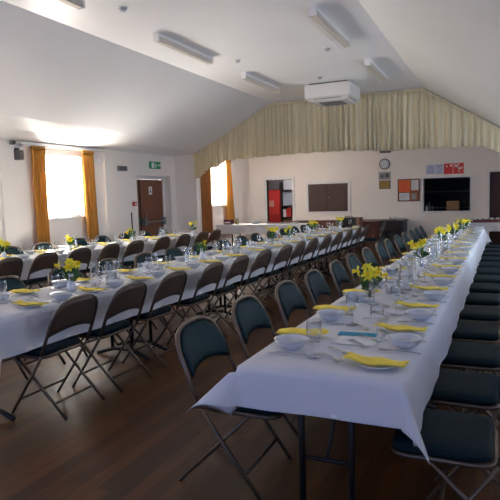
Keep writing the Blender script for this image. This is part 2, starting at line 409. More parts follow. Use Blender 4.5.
# exit sign
es = MB().box((XL, 10.76, 2.16), (XL+.04, 11.17, 2.32)); e = tag(es.build('exit_sign', M_exit), 'green and white running man exit sign above the fire door', 'exit sign')
b = MB(); x = XL+.041
b.box((x, 10.80, 2.18), (x+.003, 10.90, 2.30)); b.box((x, 11.05, 2.225), (x+.003, 11.14, 2.255))
b.add([(x+.003, 11.13, 2.20), (x+.003, 11.13, 2.28), (x+.003, 11.155, 2.24)], [(0, 1, 2)], False)
b.box((x, 10.95, 2.22), (x+.003, 10.975, 2.27)).box((x, 10.955, 2.275), (x+.003, 10.975, 2.295)).box((x, 10.93, 2.25), (x+.003, 11.0, 2.26)).box((x, 10.935, 2.19), (x+.003, 10.955, 2.225)).box((x, 10.97, 2.19), (x+.003, 10.99, 2.225))
b.build('pictogram', M_paper, e)
# wall bits on the left wall
o = tag(MB().box((XL, 10.05, 1.34), (XL+.05, 10.16, 1.43), .006).build('fire_alarm_call_point', M_red), 'small red fire alarm call point beside the fire door', 'fire alarm')
box_part('glass_panel', (XL+.05, 10.08, 1.36), (XL+.055, 10.13, 1.41), M_paper, o)
tag(MB().tube([(XL+.02, 9.98, 1.2), (XL+.02, 9.98, .95), (XL+.03, 9.98, .80)], .012).build('door_stay_hook', M_ink), 'thin dark hook hanging on the wall left of the fire door', 'hook')
o = tag(MB().box((XL, 9.58, 2.08), (XL+.06, 9.86, 2.18), .008).build('wall_vent', M_grey), 'small dark grey vent box high on the wall left of the fire door', 'vent')
b = MB(); [b.box((XL+.06, 9.60, 2.09+.02*i), (XL+.065, 9.84, 2.10+.02*i)) for i in range(4)]; b.build('louvre', M_ink, o)
o = tag(MB().box((XL, 6.86, 2.18), (XL+.11, 7.0, 2.34), .012).build('wall_speaker', mat('grey brown speaker case', (.20, .17, .15), .7)), 'grey brown wall speaker left of the gold curtain', 'speaker')
MB().box((XL+.11, 6.875, 2.195), (XL+.114, 6.985, 2.325)).build('speaker_grille', mat('speaker grille cloth', (.12, .10, .09), .9), o)
MB().box((XL, 6.9, 2.34), (XL+.05, 6.96, 2.37)).build('bracket', M_black, o)
o = tag(MB().box((XL+.06, 6.74, 2.41), (XL+.12, 6.82, 2.46), .008).build('floodlight', M_grey), 'small grey sensor lamp under the eaves above the wall speaker', 'lamp')
MB().box((XL+.12, 6.70, 2.42), (XL+.18, 6.78, 2.47), .008).build('lamp_head', M_ink, o)
tag(MB().box((XL, 9.0, 2.24), (XL+.05, 9.10, 2.30), .006).build('junction_box', M_white), 'small white box on the wall right of the gold curtain', 'junction box')
tag(MB().box((-6.93, YV-.03, .35), (-6.83, YV, .45), .005).build('power_socket', M_white), 'white power socket on the short wall by the brown curtain', 'socket')

# back wall: doorway to the store
YW = YE
d2 = struct('door_2', MB().box((-6.52, YW-.03, 0), (-6.44, YW+.15, 2.02)).box((-5.62, YW-.03, 0), (-5.54, YW+.15, 2.02)).box((-6.44, YW-.03, 1.94), (-5.62, YW+.15, 2.02)), M_white)
MB().box((-5.61, 16.08, 0), (-5.57, 16.85, 1.9)).build('leaf', M_dark, d2)
vm = tag(MB().box((-7.02, 17.2, 0), (-6.54, 17.85, 1.64), .01).build('vending_machine', M_red), 'tall red drinks cabinet seen through the open doorway', 'vending machine')
box_part('front_panel', (-7.0, 17.19, .85), (-6.56, 17.2, 1.60), mat('bright red panel', (.75, .05, .04), .4), vm)
box_part('display', (-6.9, 17.18, 1.1), (-6.72, 17.19, 1.3), mat('pink print', (.8, .35, .3), .5), vm)
tag(MB().box((-7.02, 17.25, 1.65), (-6.56, 17.8, 1.96), .01).build('storage_box', mat('dark grey box card', (.14, .13, .14), .8)), 'dark grey box on top of the red cabinet in the doorway', 'box')
sh = empty('store_shelf', 'dark shelf unit with goods right of the red cabinet in the doorway', 'shelf', (-6.08, 17.5, 0))
for z in (.35, .72, 1.10, 1.60): MB().box((-.42, -.25, z), (.6, .3, z+.03)).build('shelf_board', M_darkwood, sh)
for x in (-.42, .57): MB().box((x, -.25, 0), (x+.03, .3, 1.9)).build('side_panel', M_darkwood, sh)
tag(MB().box((-6.44, 17.35, 1.633), (-6.0, 17.7, 1.95), .01).build('storage_box', mat('pale grey plastic', (.45, .45, .47), .6)), 'pale grey box on the top shelf in the doorway', 'box')
tag(MB().box((-6.45, 17.3, 1.133), (-6.02, 17.7, 1.58), .01).build('metal_locker', mat('blue grey metal', (.38, .42, .48), .4)), 'blue grey metal case on the middle shelf in the doorway', 'case')
for i, (x, w, mm, lab) in enumerate(((-6.45, .10, M_paper, 'small white carton on the lower shelf in the doorway'), (-6.34, .17, M_red, 'small red carton beside a white one in the doorway'), (-6.15, .16, M_black, 'small black carton at the right end in the doorway'))):
    tag(MB().box((x, 17.3, .753), (x+w, 17.6, .753+.26+.03*i), .005).build('carton', mm), lab, 'carton')
tag(MB().box((-6.44, 17.28, .383), (-6.05, 17.6, .68), .01).build('crate', M_card), 'brown crate on the bottom shelf in the doorway', 'crate')

# closed hatch
def frame_y(mb, x0, x1, z0, z1, t, y0, y1):
    return mb.box((x0-t, y0, z0-t), (x0, y1, z1+t)).box((x1, y0, z0-t), (x1+t, y1, z1+t)).box((x0, y0, z1), (x1, y1, z1+t)).box((x0, y0, z0-t), (x1, y1, z0))
h = empty('serving_hatch', 'closed serving hatch with two dark brown doors and white frame', 'hatch', (-4.52, YW, 0))
frame_y(MB(), -.59, .59, .955, 1.765, .06, -.04, 0).build('frame', M_white, h)
for s in (-1, 1):
    lf = MB().box((0 if s > 0 else -.585, -.025, .96), (.585 if s > 0 else -.004, -.002, 1.76)).build('door', M_hatch, h)
    if s > 0: MB().lathe([(.001, 0), (.014, -.0), (.018, -.02), (.001, -.035)], 12, (.03, -.026, 1.36), ax='y').build('knob', M_brass, lf)
# open hatch
h = empty('serving_hatch', 'open serving hatch with white frame onto the dark kitchen', 'hatch', (-1.26, YW, 0))
frame_y(MB(), -.59, .59, .915, 1.805, .06, -.04, .15).build('frame', M_white, h)
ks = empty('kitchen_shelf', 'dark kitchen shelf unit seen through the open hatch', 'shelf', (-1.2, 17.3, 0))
for z in (.5, .95, 1.42, 1.8): MB().box((-1.2, -.3, z), (1.2, .25, z+.03)).build('shelf_board', mat('shelf paint with painted gloom', (.13, .12, .11), .6), ks)  # shelf colour lowered to carry the gloom of the kitchen
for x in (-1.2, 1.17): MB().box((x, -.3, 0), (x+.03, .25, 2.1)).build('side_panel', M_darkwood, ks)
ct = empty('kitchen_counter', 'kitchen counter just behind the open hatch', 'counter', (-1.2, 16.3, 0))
MB().box((-1, -.24, .86), (1, .35, .90)).build('worktop', mat('worktop with painted gloom', (.10, .09, .08), .5), ct); MB().box((-1, -.2, 0), (1, .33, .86)).build('cabinet', M_darkwood, ct)  # worktop colour carries the kitchen's gloom
tag(MB().box((-1.28, 16.2, .903), (-.96, 16.5, 1.17), .004).build('cardboard_box', M_card), 'brown cardboard box on the counter inside the open hatch', 'box')
for i, (x, hh, mm) in enumerate(((-1.80, .18, M_paper), (-1.73, .25, M_grey), (-1.65, .15, mat('blue bottle', (.1, .13, .25), .3)))):
    o = tag(MB().lathe([(.028, 0), (.028, hh*.6), (.01, hh*.78), (.01, hh*.92)], 10, (x, 16.2, .903)).build('bottle', mm), ['short white bottle at the left corner of the open hatch', 'taller grey bottle between two bottles in the open hatch', 'blue bottle standing third from the left in the open hatch'][i], 'bottle')
    MB().lathe([(.013, hh*.92), (.013, hh), ], 10, (x, 16.2, .903), True, True).build('cap', M_paper, o)
# right hand door
d3 = struct('door_3', MB().box((-.26, YW-.03, 0), (-.2, YW+.15, 1.97)).box((.62, YW-.03, 0), (.68, YW+.15, 1.97)).box((-.2, YW-.03, 1.91), (.62, YW+.15, 1.97)), M_white)
box_part('leaf', (-.19, YW+.04, .01), (.61, YW+.08, 1.90), mat('dark maroon door', (.045, .014, .012), .5), d3)

# clock and wall papers
c = empty('wall_clock', 'round white wall clock with a dark rim', 'clock', (-2.885, YW, 2.245))
MB().lathe([(.001, -.02), (.125, -.02), (.14, -.035), (.15, -.02), (.15, 0)], 40, ax='y', cap0=False, cap1=True).build('rim', M_black, c)
MB().lathe([(.001, -.026), (.128, -.026), (.128, -.021)], 40, ax='y', cap0=False).build('dial', M_paper, c)
b = MB()
for i in range(12):
    a = i*PI/6; L = .022 if i % 3 == 0 else .014
    p, q = Vector((math.sin(a), 0, math.cos(a)))*.118, Vector((math.sin(a), 0, math.cos(a)))*(.118-L)
    b.tube([p+Vector((0, -.028, 0)), q+Vector((0, -.028, 0))], .003, 4)
b.build('hour_marks', M_ink, c)
MB().tube([(0, -.031, 0), (-.045, -.031, -.045)], .005, 4).build('hour_hand', M_ink, c)
MB().tube([(0, -.034, 0), (-.055, -.034, .085)], .0035, 4).build('minute_hand', M_ink, c)
o = tag(MB().box((-3.02, YW-.03, 2.55), (-2.72, YW, 2.61), .003).build('name_plate', M_darkwood), 'narrow dark name plate above the wall clock', 'plate')
b = MB(); [b.box((-3.0+.05*i, YW-.032, 2.565), (-2.965+.05*i, YW-.03, 2.595)) for i in range(5)]; b.build('lettering', M_photo, o)
def framed(label, x0, x1, z0, z1, m, fm, cat='picture', t=.02, marks=None):
    o = tag(frame_y(MB(), x0+t, x1-t, z0+t, z1-t, t, YW-.025, YW).build('picture_frame', fm), label, cat)
    MB().box((x0+t, YW-.015, z0+t), (x1-t, YW-.001, z1-t)).build('print', m, o)
    if marks:
        b = MB(); [b.box((a, YW-.018, c), (bb, YW-.015, d)) for a, bb, c, d in marks]; b.build('printed_marks', M_ink, o)
framed('grey framed photographs below the wall clock', -3.055, -2.725, 1.81, 2.03, M_photo, mat('light grey frame', (.5, .48, .46), .5), marks=[(-2.98, -2.93, 1.87, 1.93), (-2.97, -2.94, 1.93, 1.96), (-2.86, -2.78, 1.88, 1.96), (-2.84, -2.80, 1.96, 1.99)])
framed('ochre certificate in a dark wooden frame below the grey photographs', -3.035, -2.735, 1.56, 1.79, M_gild, M_darkwood, marks=[(-2.96, -2.81, 1.70, 1.71), (-2.98, -2.79, 1.66, 1.668), (-2.96, -2.81, 1.63, 1.638)])
nb = tag(MB().box((-2.53, YW-.02, 1.20), (-1.95, YW, 1.81)).build('notice_board', M_cork), 'cork notice board with four papers pinned to it', 'notice board')
frame_y(MB(), -2.51, -1.97, 1.22, 1.79, .02, YW-.035, YW).build('frame', M_redwood, nb)
for lab, x0, x1, z0, z1, mm in (('orange red poster pinned at the top left of the cork board', -2.50, -2.20, 1.46, 1.78, M_orange), ('white sheet pinned at the top right of the cork board', -2.17, -1.98, 1.50, 1.78, M_paper), ('white sheet with lines pinned at the bottom left of the cork board', -2.49, -2.22, 1.23, 1.43, M_paper), ('small grey photo sheet pinned at the bottom right of the cork board', -2.17, -2.03, 1.25, 1.42, M_photo)):
    o = tag(MB().box((x0, YW-.026, z0), (x1, YW-.021, z1)).build('poster', mm), lab, 'poster')
    b = MB(); n_ = int((z1-z0)/.035)-1
    for i in range(n_): b.box((x0+.03, YW-.028, z0+.03+.035*i), (x1-.03-.04*((i*7) % 3), YW-.026, z0+.038+.035*i))
    b.build('printed_lines', mat('faint print', (.35, .33, .33), .8) if mm != M_orange else M_red, o)
for lab, x0, x1, z0, z1, mm in (('pale blue poster at the left above the open hatch', -1.78, -1.56, 1.91, 2.16, M_paleblue), ('pale blue and white poster second above the open hatch', -1.55, -1.335, 1.90, 2.17, mat('pale print', (.55, .60, .70), .8)), ('plain red poster third above the open hatch', -1.325, -1.10, 1.90, 2.18, M_red), ('red poster with white blocks last above the open hatch', -1.09, -.83, 1.90, 2.18, M_red)):
    o = tag(MB().box((x0, YW-.006, z0), (x1, YW, z1)).build('poster', mm), lab, 'poster')
    rnd = random.Random(int(-x0*100)); b = MB()
    for i in range(9 if mm is not M_red or x0 > -1.2 else 3):
        w = rnd.uniform(.03, .08); hh = rnd.uniform(.015, .05); xx = rnd.uniform(x0+.01, x1-w-.01); zz = rnd.uniform(z0+.02, z1-hh-.01); b.box((xx, YW-.008, zz), (xx+w, YW-.006, zz+hh))
    b.build('printed_blocks', M_paper if mm is M_red else mat('pink blue print', (.45, .42, .62), .8), o)

# ------------------------------------------------------------ ceiling fittings
def light_fit(label, x, y0, y1, z=3.53):
    o = empty('fluorescent_light', label, 'ceiling light', (x, y0, z), 0, 'fluorescent battens on the flat ceiling')
    L = y1-y0
    MB().box((-.036, .01, -.04), (.036, L-.01, 0), .004).build('batten', M_white, o)
    MB().box((-.045, .02, -.10), (.045, L-.02, -.036), .012).build('diffuser', M_tube, o)
    for a, b in ((0, .02), (L-.02, L)): MB().box((-.047, a, -.103), (.047, b, -.002), .004).build('end_cap', M_white, o)
light_fit('fluorescent batten on the left of the ceiling cut by the top frame', -3.90, 3.3, 4.75)
light_fit('fluorescent batten second from the top on the left of the ceiling', -3.90, 6.1, 7.55)
light_fit('fluorescent batten on the left of the ceiling nearest the pelmet', -3.90, 8.72, 10.3)
light_fit('larger looking fluorescent batten on the right of the ceiling', -1.88, 6.1, 7.65)
light_fit('small looking fluorescent batten on the right, nearest the pelmet', -1.86, 8.85, 10.4)
for lab, x, y in (('white smoke detector near the top left batten', -3.70, 5.16), ('white smoke detector between the two left battens', -3.63, 7.9), ('white smoke detector beside the larger right batten', -2.23, 7.93), ('white smoke detector in front of the air conditioner', -2.89, 9.75)):
    o = tag(MB().lathe([(.05, 0), (.05, -.015), (.035, -.02), (.035, -.035), (.01, -.045)], 20, (x, y, 3.53), cap0=False, cap1=True).build('smoke_detector', mat('pale grey detector', (.5, .49, .48), .5)), lab, 'smoke detector')
    MB().lathe([(.056, 0), (.056, -.008), (.04, -.012)], 20, (x, y, 3.53)).build('base', M_white, o)
ac = empty('air_conditioner', 'white box air conditioner hung from the ceiling before the pelmet', 'air conditioner', (-2.9, 10.65, 3.53))
MB().box((-.43, -.43, -.27), (.43, .43, -.03), .012).build('housing', M_ac, ac)
MB().box((-.36, -.36, -.03), (.36, .36, -.0)).build('mount', M_acdark, ac)
V = [(-.43, -.27), (.43, -.27), (.33, -.335), (-.33, -.335)]
mb = MB(); r1 = [(-.43, -.43, -.27), (.43, -.43, -.27), (.43, .43, -.27), (-.43, .43, -.27)]; r2 = [(a*.78, b*.78, -.335) for a, b, c_ in r1]
mb.add(r1+r2, [(0, 1, 5, 4), (1, 2, 6, 5), (2, 3, 7, 6), (3, 0, 4, 7), (4, 5, 6, 7)], False).build('under_panel', M_ac, ac)
for s in range(4):
    a = s*PI/2; mb = MB().box((-.26, -.40, -.300), (.26, -.372, -.285)); o = mb.build('air_flap', M_acdark, ac); o.rotation_euler = (0, 0, a)
b = MB(); [b.box((-.22, -.22+.04*i, -.342), (.22, -.20+.04*i, -.335)) for i in range(12)]; b.build('intake_grille', M_acdark, ac)

# ------------------------------------------------------------ tables and cloths
TZ = .735
ROWS = {  # near Y, far Y, left X and right X at the near end, slope dX/dY
    'R': dict(y0=2.18, y1=11.28, xl=-1.045, xr=-.335, s=.0125, n=5, name='front table'),
    'M': dict(y0=2.58, y1=11.73, xl=-3.68, xr=-2.95, s=.040, n=5, name='middle table'),
    'T': dict(y0=2.90, y1=10.22, xl=-6.48, xr=-5.78, s=.050, n=4, name='far table')}
def cloth(row, label, dL, dR, dN, dF, cfl, seed, wv=1.):
    R = ROWS[row]; y0, y1 = R['y0'], R['y1']; W = R['xr']-R['xl']; s = R['s']
    us = [-dL*(1-i/7) for i in range(7)]+[W*i/12 for i in range(13)]+[W+dR*(i+1)/7 for i in range(7)]
    NL = int((y1-y0)/.09); L = y1-y0
    vs_ = [-dN*(1-i/7) for i in range(7)]+[L*i/NL for i in range(NL+1)]+[L+dF*(i+1)/7 for i in range(7)]
    rnd = random.Random(seed); p1, p2, p3 = [rnd.uniform(0, 6) for _ in range(3)]
    def P(i, j):
        u, v = us[i], vs_[j]
        ex = u if u < 0 else (u-W if u > W else 0.); ey = v if v < 0 else (v-L if v > L else 0.)
        bx = min(max(u, 0), W); by = min(max(v, 0), L); r = math.hypot(ex, ey)
        X = R['xl']+bx+s*by; Y = y0+by; Z = TZ+.006
        if r > 0:
            dx, dy = ex/r, ey/r
            fl = cfl.get((-1 if ex < 0 else 1 if ex > 0 else 0, -1 if ey < 0 else 1 if ey > 0 else 0), .10)
            if ex and ey:
                a = abs(math.atan2(abs(ey), abs(ex)))/(PI/2); w = math.sin(PI*a)**.7
                base = cfl.get((1 if ex > 0 else -1, 0), .10)*(1-a)+cfl.get((0, 1 if ey > 0 else -1), .10)*a
                fl = base*(1-w)+fl*w
            tt = by+bx
            wav = wv*r*.075*(math.sin(tt*9+p1)+.7*math.sin(tt*17+p2)+.5*math.sin(tt*4.1+p3))
            h_ = fl*r+(wav if not (ex and ey) else wav*.4)+.006*min(1, r/.03)
            X += dx*h_; Y += dy*h_; Z -= math.sqrt(max(.05, 1-fl*fl))*r
        else:
            Z += .0012*math.sin(v*3.1+p2)*math.sin(u*9+p1)
        return (X, Y, Z)
    o = MB().solidgrid(P, len(us)-1, len(vs_)-1, lambda i, j: (0, 0, -.0015)).build('tablecloth', M_cloth)
    return tag(o, label, 'tablecloth', 'white paper tablecloths')
cloth('R', 'long white tablecloth on the front table with corners hanging toward the camera', .235, .25, .175, .2, {(-1, -1): .80, (-1, 0): .16, (1, -1): .44, (0, -1): .10, (1, 0): .14, (1, 1): .5}, 1, .3)
cloth('M', 'long white tablecloth covering the middle table', .24, .26, .26, .2, {(1, -1): .1, (1, 0): .08, (-1, 0): .08}, 2, .4)
cloth('T', 'long white tablecloth on the far table beneath the bright window', .24, .26, .2, .22, {}, 3)

def folding_table(L, W):
    o = empty('folding_table', '', 'table')
    MB().box((-W/2+.008, -L/2+.02, TZ-.03), (W/2-.008, L/2-.02, TZ), .004).build('tabletop', M_tabletop, o)
    MB().box((-W/2+.05, -L/2+.06, TZ-.07), (-W/2+.08, L/2-.06, TZ-.03)).box((W/2-.08, -L/2+.06, TZ-.07), (W/2-.05, L/2-.06, TZ-.03)).build('apron', M_black, o)
    for s in (-1, 1):
        y = s*(L/2-.15)
        for sx in (-1, 1):
            MB().tube([(sx*.115, y, .07), (sx*.115, y, TZ-.03)], .016).build('leg', M_black, o)
        mb = MB(); mb.tube([(-.30, y, .015), (-.22, y, .04), (-.10, y, .075), (.10, y, .075), (.22, y, .04), (.30, y, .015)], .018)
        mb.build('foot_bar', M_black, o)
        MB().tube([(0, y, .3), (0, y-s*.38, TZ-.05)], .009).build('brace', M_black, o)
        MB().tube([(-.115, y, .3), (.115, y, .3)], .010).build('crossbar', M_black, o)
    return o
pt = Proto(folding_table(1.83, .70))
for key, R in ROWS.items():
    L = (R['y1']-R['y0'])/R['n']; xc = (R['xl']+R['xr'])/2
    for i in range(R['n']):
        yy = L*(i+.5)
        pt.put((xc+R['s']*yy, R['y0']+yy, 0), -math.atan(R['s']), 'brown folding table under the cloth, %s from the camera in the %s row' % (ORD[i], R['name']), 'folding tables end to end under the cloths')

# ------------------------------------------------------------ folding chairs
def make_chair():
    o = empty('folding_chair', '', 'folding chair')
    side = lambda s: [(.10, .225*s, .0), (-.062, .230*s, .22), (-.215, .232*s, .44)]
    r = .0125
    for s in (-1, 1): MB().tube(side(s), r, 8, ry=.009).build('leg', M_frame, o)
    loop = []
    def arc(y, z):  # follow the back plane
        return (-.215-(z-.44)*.42, y, z)
    half = [(.232, .44), (.234, .54), (.231, .63), (.226, .69), (.212, .74), (.182, .78), (.13, .806), (.065, .818)]
    loop = [arc(y, z) for y, z in half]+[arc(0, .82)]+[arc(-y, z) for y, z in half[::-1]]
    MB().tube(loop, r, 8).build('back_frame', M_frame, o)
    for s in (-1, 1):
        MB().tube([(-.37, .200*s, .0), (-.15, .203*s, .215), (.05, .205*s, .413)], .0115, 8, ry=.009).build('leg', M_frame, o)
    MB().tube([(-.265, -.201, .10), (-.265, .201, .10)], .009).build('stretcher', M_frame, o)
    MB().tube([(.022, -.226, .11), (.022, .226, .11)], .009).build('stretcher', M_frame, o)
    # curved steel back shell with vinyl pad on the front
    def back(ny, nz, x_off, th, zlo, mrg):
        hw = .222-mrg
        def P(i, j):
            y = -hw+2*hw*i/ny; q = abs(y)/(hw+.001)
            zt = .812-mrg-.100*q**4.2; zb = zlo+.040*(1-q*q)
            z = zb+(zt-zb)*j/nz
            return (-.215-(z-.44)*.42+x_off-.022*(1-q*q)+.012, y, z)
        return MB().solidgrid(P, ny, nz, lambda i, j: (th*(.35+.65*math.sin(PI*max(0, min(1, j/nz)))**.5 if th > .01 else 1), 0, 0))
    back(16, 6, -.004, -.006, .565, 0.).build('backrest', M_shell, o)
    back(16, 6, .0, .016, .572, .010).build('back_cushion', M_green, o)
    # seat
    def rr(hx, hy, rad, n=5):
        pts = []
        for cx, cy, a0 in ((hx-rad, hy-rad, 0), (-hx+rad, hy-rad, PI/2), (-hx+rad, -hy+rad, PI), (hx-rad, -hy+rad, 1.5*PI)):
            for k in range(n+1): a = a0+PI/2*k/n; pts.append((cx+rad*math.cos(a), cy+rad*math.sin(a)))
        return pts
    rings = [(.190, .422), (.200, .430), (.203, .450), (.196, .466), (.17, .474), (.08, .477)]
    mb = MB(); V = []; n = 24
    for hw, z in rings: V += [(x*.97+.005, y*1.04, z) for x, y in rr(hw, hw, .06 if hw > .1 else .03)]
    F = []
    for i in range(len(rings)-1):
        for k in range(n): F.append((i*n+k, i*n+(k+1) % n, (i+1)*n+(k+1) % n, (i+1)*n+k))
    F.append(tuple(range(n))[::-1]); F.append(tuple((len(rings)-1)*n+k for k in range(n)))
    mb.add(V, F, True); mb.build('seat', M_seat, o)
    MB().tube([(x, y, .416) for x, y in rr(.197, .208, .06)], .010, 6, closed=True).build('seat_rim', M_frame, o)
    return o
ch = Proto(make_chair())
def R_Y(y0, step, n): return [y0+step*k for k in range(n)]
chair_rows = [
    ('RL', 0, 1, [2.63, 3.31, 3.98, 4.64, 5.34, 6.0, 6.67, 7.35, 7.9, 8.65, 9.22, 9.87, 10.5, 11.0], lambda y: -1.165+.022*(y-2.66), 'green padded folding chair, %s from the camera on the aisle side of the front table'),
    ('RR', PI, -1, R_Y(2.46, .643, 14), lambda y: -.19+.0125*(y-2.4), 'green seated folding chair, %s from the camera on the shadowed side of the front table'),
    ('MR', PI, -1, [3.06, 3.64, 4.30, 4.99, 5.60, 6.27, 6.95, 7.5, 8.05, 8.70, 9.36, 9.98, 10.66, 11.3], lambda y: -3.04+.034*(y-3.06), 'brown backed folding chair, %s from the camera on the aisle side of the middle table'),
    ('ML', 0, 1, [3.66, 4.38, 5.08, 5.75, 6.41, 7.1, 7.80, 8.45, 9.05, 9.7, 10.3, 10.9, 11.45], lambda y: -3.70+.030*(y-3.7), 'green padded folding chair, %s from the camera on the window side of the middle table'),
    ('TR', PI, -1, [4.38, 4.98, 5.58, 6.21, 6.84, 7.46, 8.2, 8.85, 9.5, 10.0], lambda y: -5.80+.050*(y-4.4), 'brown backed folding chair, %s from the camera on the aisle side of the far table'),
    ('TL', 0, 1, [5.68, 6.32, 6.98, 7.8, 8.4, 9.03, 9.65, 10.27], lambda y: -6.47+.050*(y-6.3), 'green padded folding chair, %s from the camera between far table and window wall'),
]
for key, rz, sgn, ys, fx, lab in chair_rows:
    rnd = random.Random(key)
    for k, y in enumerate(ys):
        j = rnd.uniform(-.03, .03) if k else 0
        dx = rnd.uniform(-.012, .012)
        ch.put((fx(y)+dx, y, 0), rz+j, lab % ORD[k], 'folding chairs along the tables')
# a chair beyond the end of the middle table
ch.put((-2.62, 12.35, 0), PI+.25, 'brown backed folding chair standing past the far end of the middle table', 'folding chairs along the tables')

# ------------------------------------------------------------ tableware
ZT = TZ+.0095
def lathe_obj(name, prof, m, label, cat, n=16, parent=None, cap0=True):
    o = MB().lathe(prof, n, cap0=cap0).build(name, m, parent)
    return tag(o, label, cat) if label is not None else o
plate = Proto(lathe_obj('side_plate', [(.045, 0), (.048, .004), (.072, .010), (.086, .015), (.088, .017), (.084, .018), (.05, .0085), (.001, .007)], M_ware, '', 'plate', 24))
bowl = Proto(lathe_obj('soup_bowl', [(.040, 0), (.042, .005), (.060, .014), (.070, .028), (.0735, .042), (.087, .046), (.088, .049), (.072, .046), (.066, .028), (.045, .013), (.001, .010)], M_ware, '', 'bowl', 24))
def nap():
    mb = MB(); NU, NV = 18, 6
    def P(i, j):
        u = -1+2*i/NU; v = -1+2*j/NV; w = 1-.28*abs(u)
        return (u*.135, v*.056*w+.010*u*u, .016+.004*math.sin(u*5+v)+.005*(abs(u)**2.2)+.003*math.sin(v*4+u*2))
    mb.solidgrid(P, NU, NV, lambda i, j: (0, 0, .004))
    mb.solidgrid(lambda i, j: (lambda p: (p[0]*.93+.004, p[1]*.9-.006, p[2]+.0045))(P(i, j)), NU, NV, lambda i, j: (0, 0, .003))
    return mb.build('napkin', M_nap)
napk = Proto(tag(nap(), '', 'napkin'))
wine = Proto(lathe_obj('wine_glass', [(.036, 0), (.036, .0025), (.006, .007), (.0042, .02), (.0042, .072), (.012, .082), (.032, .105), (.036, .130), (.0335, .160), (.032, .172)], M_glass, '', 'glass', 16))
tumb = Proto(lathe_obj('tumbler', [(.026, 0), (.028, .004), (.033, .11), (.034, .118)], M_glass, '', 'glass', 14))
def cutl(kind):
    L = {'knife': .20, 'fork': .19, 'soup_spoon': .175, 'dessert_fork': .16}[kind]
    mb = MB(); z = .003
    if kind == 'knife':
        st = [(0, .008), (.01, .0095), (.085, .006), (.09, .009), (.16, .0095), (.19, .007), (.20, .001)]
    elif 'fork' in kind:
        st = [(0, .0085), (.01, .009), (.06, .005), (L*.66, .0035), (L*.70, .006), (L*.75, .011), (L*.80, .0115)]
    else:
        st = [(0, .0085), (.01, .009), (.06, .005), (L*.66, .0035), (L*.70, .008), (L*.78, .018), (L*.86, .0205), (L*.94, .017), (L, .004)]
    def zz(t): return z+.006*math.sin(min(1, t/L)*PI*1.0)+(-.003 if ('spoon' in kind and t > L*.75 and t < L*.97) else 0)
    V = []; F = []
    for t, w in st: V += [(t, -w, zz(t)), (t, w, zz(t)), (t, w, zz(t)+.002), (t, -w, zz(t)+.002)]
    for i in range(len(st)-1):
        for k in range(4): F.append((i*4+k, i*4+(k+1) % 4, i*4+4+(k+1) % 4, i*4+4+k))
    F += [(0, 1, 2, 3), tuple(len(V)-4+k for k in (3, 2, 1, 0))]
    mb.add(V, F, False)
    if 'fork' in kind:
        for k in range(4):
            y = -.0095+.0063*k
            mb.box((L*.79, y-.0017, zz(L*.8)), (L, y+.0017, zz(L*.8)+.002))
    return tag(mb.build(kind, M_steel), '', kind.replace('_', ' '))
knife, fork, spoon, dfork = [Proto(cutl(k)) for k in ('knife', 'fork', 'soup_spoon', 'dessert_fork')]

rnd = random.Random(11)
def place(x, y, d, plx, bwx, dyp, dyb, far, side, tname, k):
    """d = +1 diner sits at -X side and faces +X; d=-1 the other way. dyp/dyb plate and bowl centre offsets"""
    def lab(what): return '%s, %s place from the camera, %s of %s' % (what, ORD[k], side, tname)
    j = lambda a: rnd.uniform(-a, a)
    px, py = plx+j(.008), y+dyp+j(.015)
    plate.put((px, py, ZT), 0, lab('white side plate under a napkin'), 'white side plates under the napkins')
    napk.put((px+.01*d, py, ZT+.004), (0 if d < 0 else PI)+j(.12)+(0 if d < 0 else 0), lab('folded yellow napkin'), 'yellow napkins on the side plates')
    bx, by = bwx+j(.01), y+dyb+j(.012)
    bowl.put((bx, by, ZT), 0, lab('white soup bowl'), 'white soup bowls')
    # right hand side of the diner is -Y for d=+1, +Y for d=-1
    rgt = -d
    ry = 0 if d > 0 else PI
    edge = -1 if d > 0 else 1
    kx = bx+edge*.085
    knife.put((kx, by+rgt*.115, ZT), ry+j(.08), lab('steel knife beside the bowl'), 'table knives')
    fork.put((kx, by-rgt*.115+0*j(.01), ZT), ry+j(.08), lab('steel fork beside the bowl'), 'table forks')
    if not far:
        cx = bx-edge*.14
        spoon.put((cx, by+rgt*.06+j(.01), ZT), ry+PI/2*rgt*d*0+.7*rgt*d+j(.3)+0, lab('soup spoon past the bowl'), 'soup spoons')
        dfork.put((cx-edge*.03, by-rgt*.07+j(.01), ZT), ry+j(.4)-.6, lab('small fork past the bowl'), 'dessert forks')
    gx = bx-edge*.15; gy = by+rgt*.10
    wine.put((gx, gy+j(.02), ZT), 0, lab('stemmed wine glass'), 'wine glasses')
for k in range(14):   # front table
    y = 2.62+.643*k
    R = ROWS['R']; s = R['s']*(y-2.18)
    place(0, y, 1, -.945+s, -.915+s, .13, -.10, k > 8, 'aisle side', 'front table', k)
    y2 = 2.60+.643*k
    place(0, y2, -1, -.475+s, -.415+s, -.25, .09, k > 8, 'shadowed side', 'front table', k)
for k in range(14):
    y = 3.10+.64*k
    if y > 11.5: continue
    s = .040*(y-2.58)
    place(0, y, -1, -3.07+s, -3.05+s, -.13, .15, k > 7, 'aisle side', 'middle table', k)
    place(0, y+.15, 1, -3.55+s, -3.53+s, .13, -.12, k > 7, 'window side', 'middle table', k)
for k in range(8):
    y = 4.8+.645*k; s = .05*(y-2.9)
    place(0, y, -1, -5.92+s, -5.90+s, -.13, .12, True, 'aisle side', 'far table', k)
    place(0, y+.1, 1, -6.34+s, -6.33+s, .13, -.12, True, 'window side', 'far table', k)

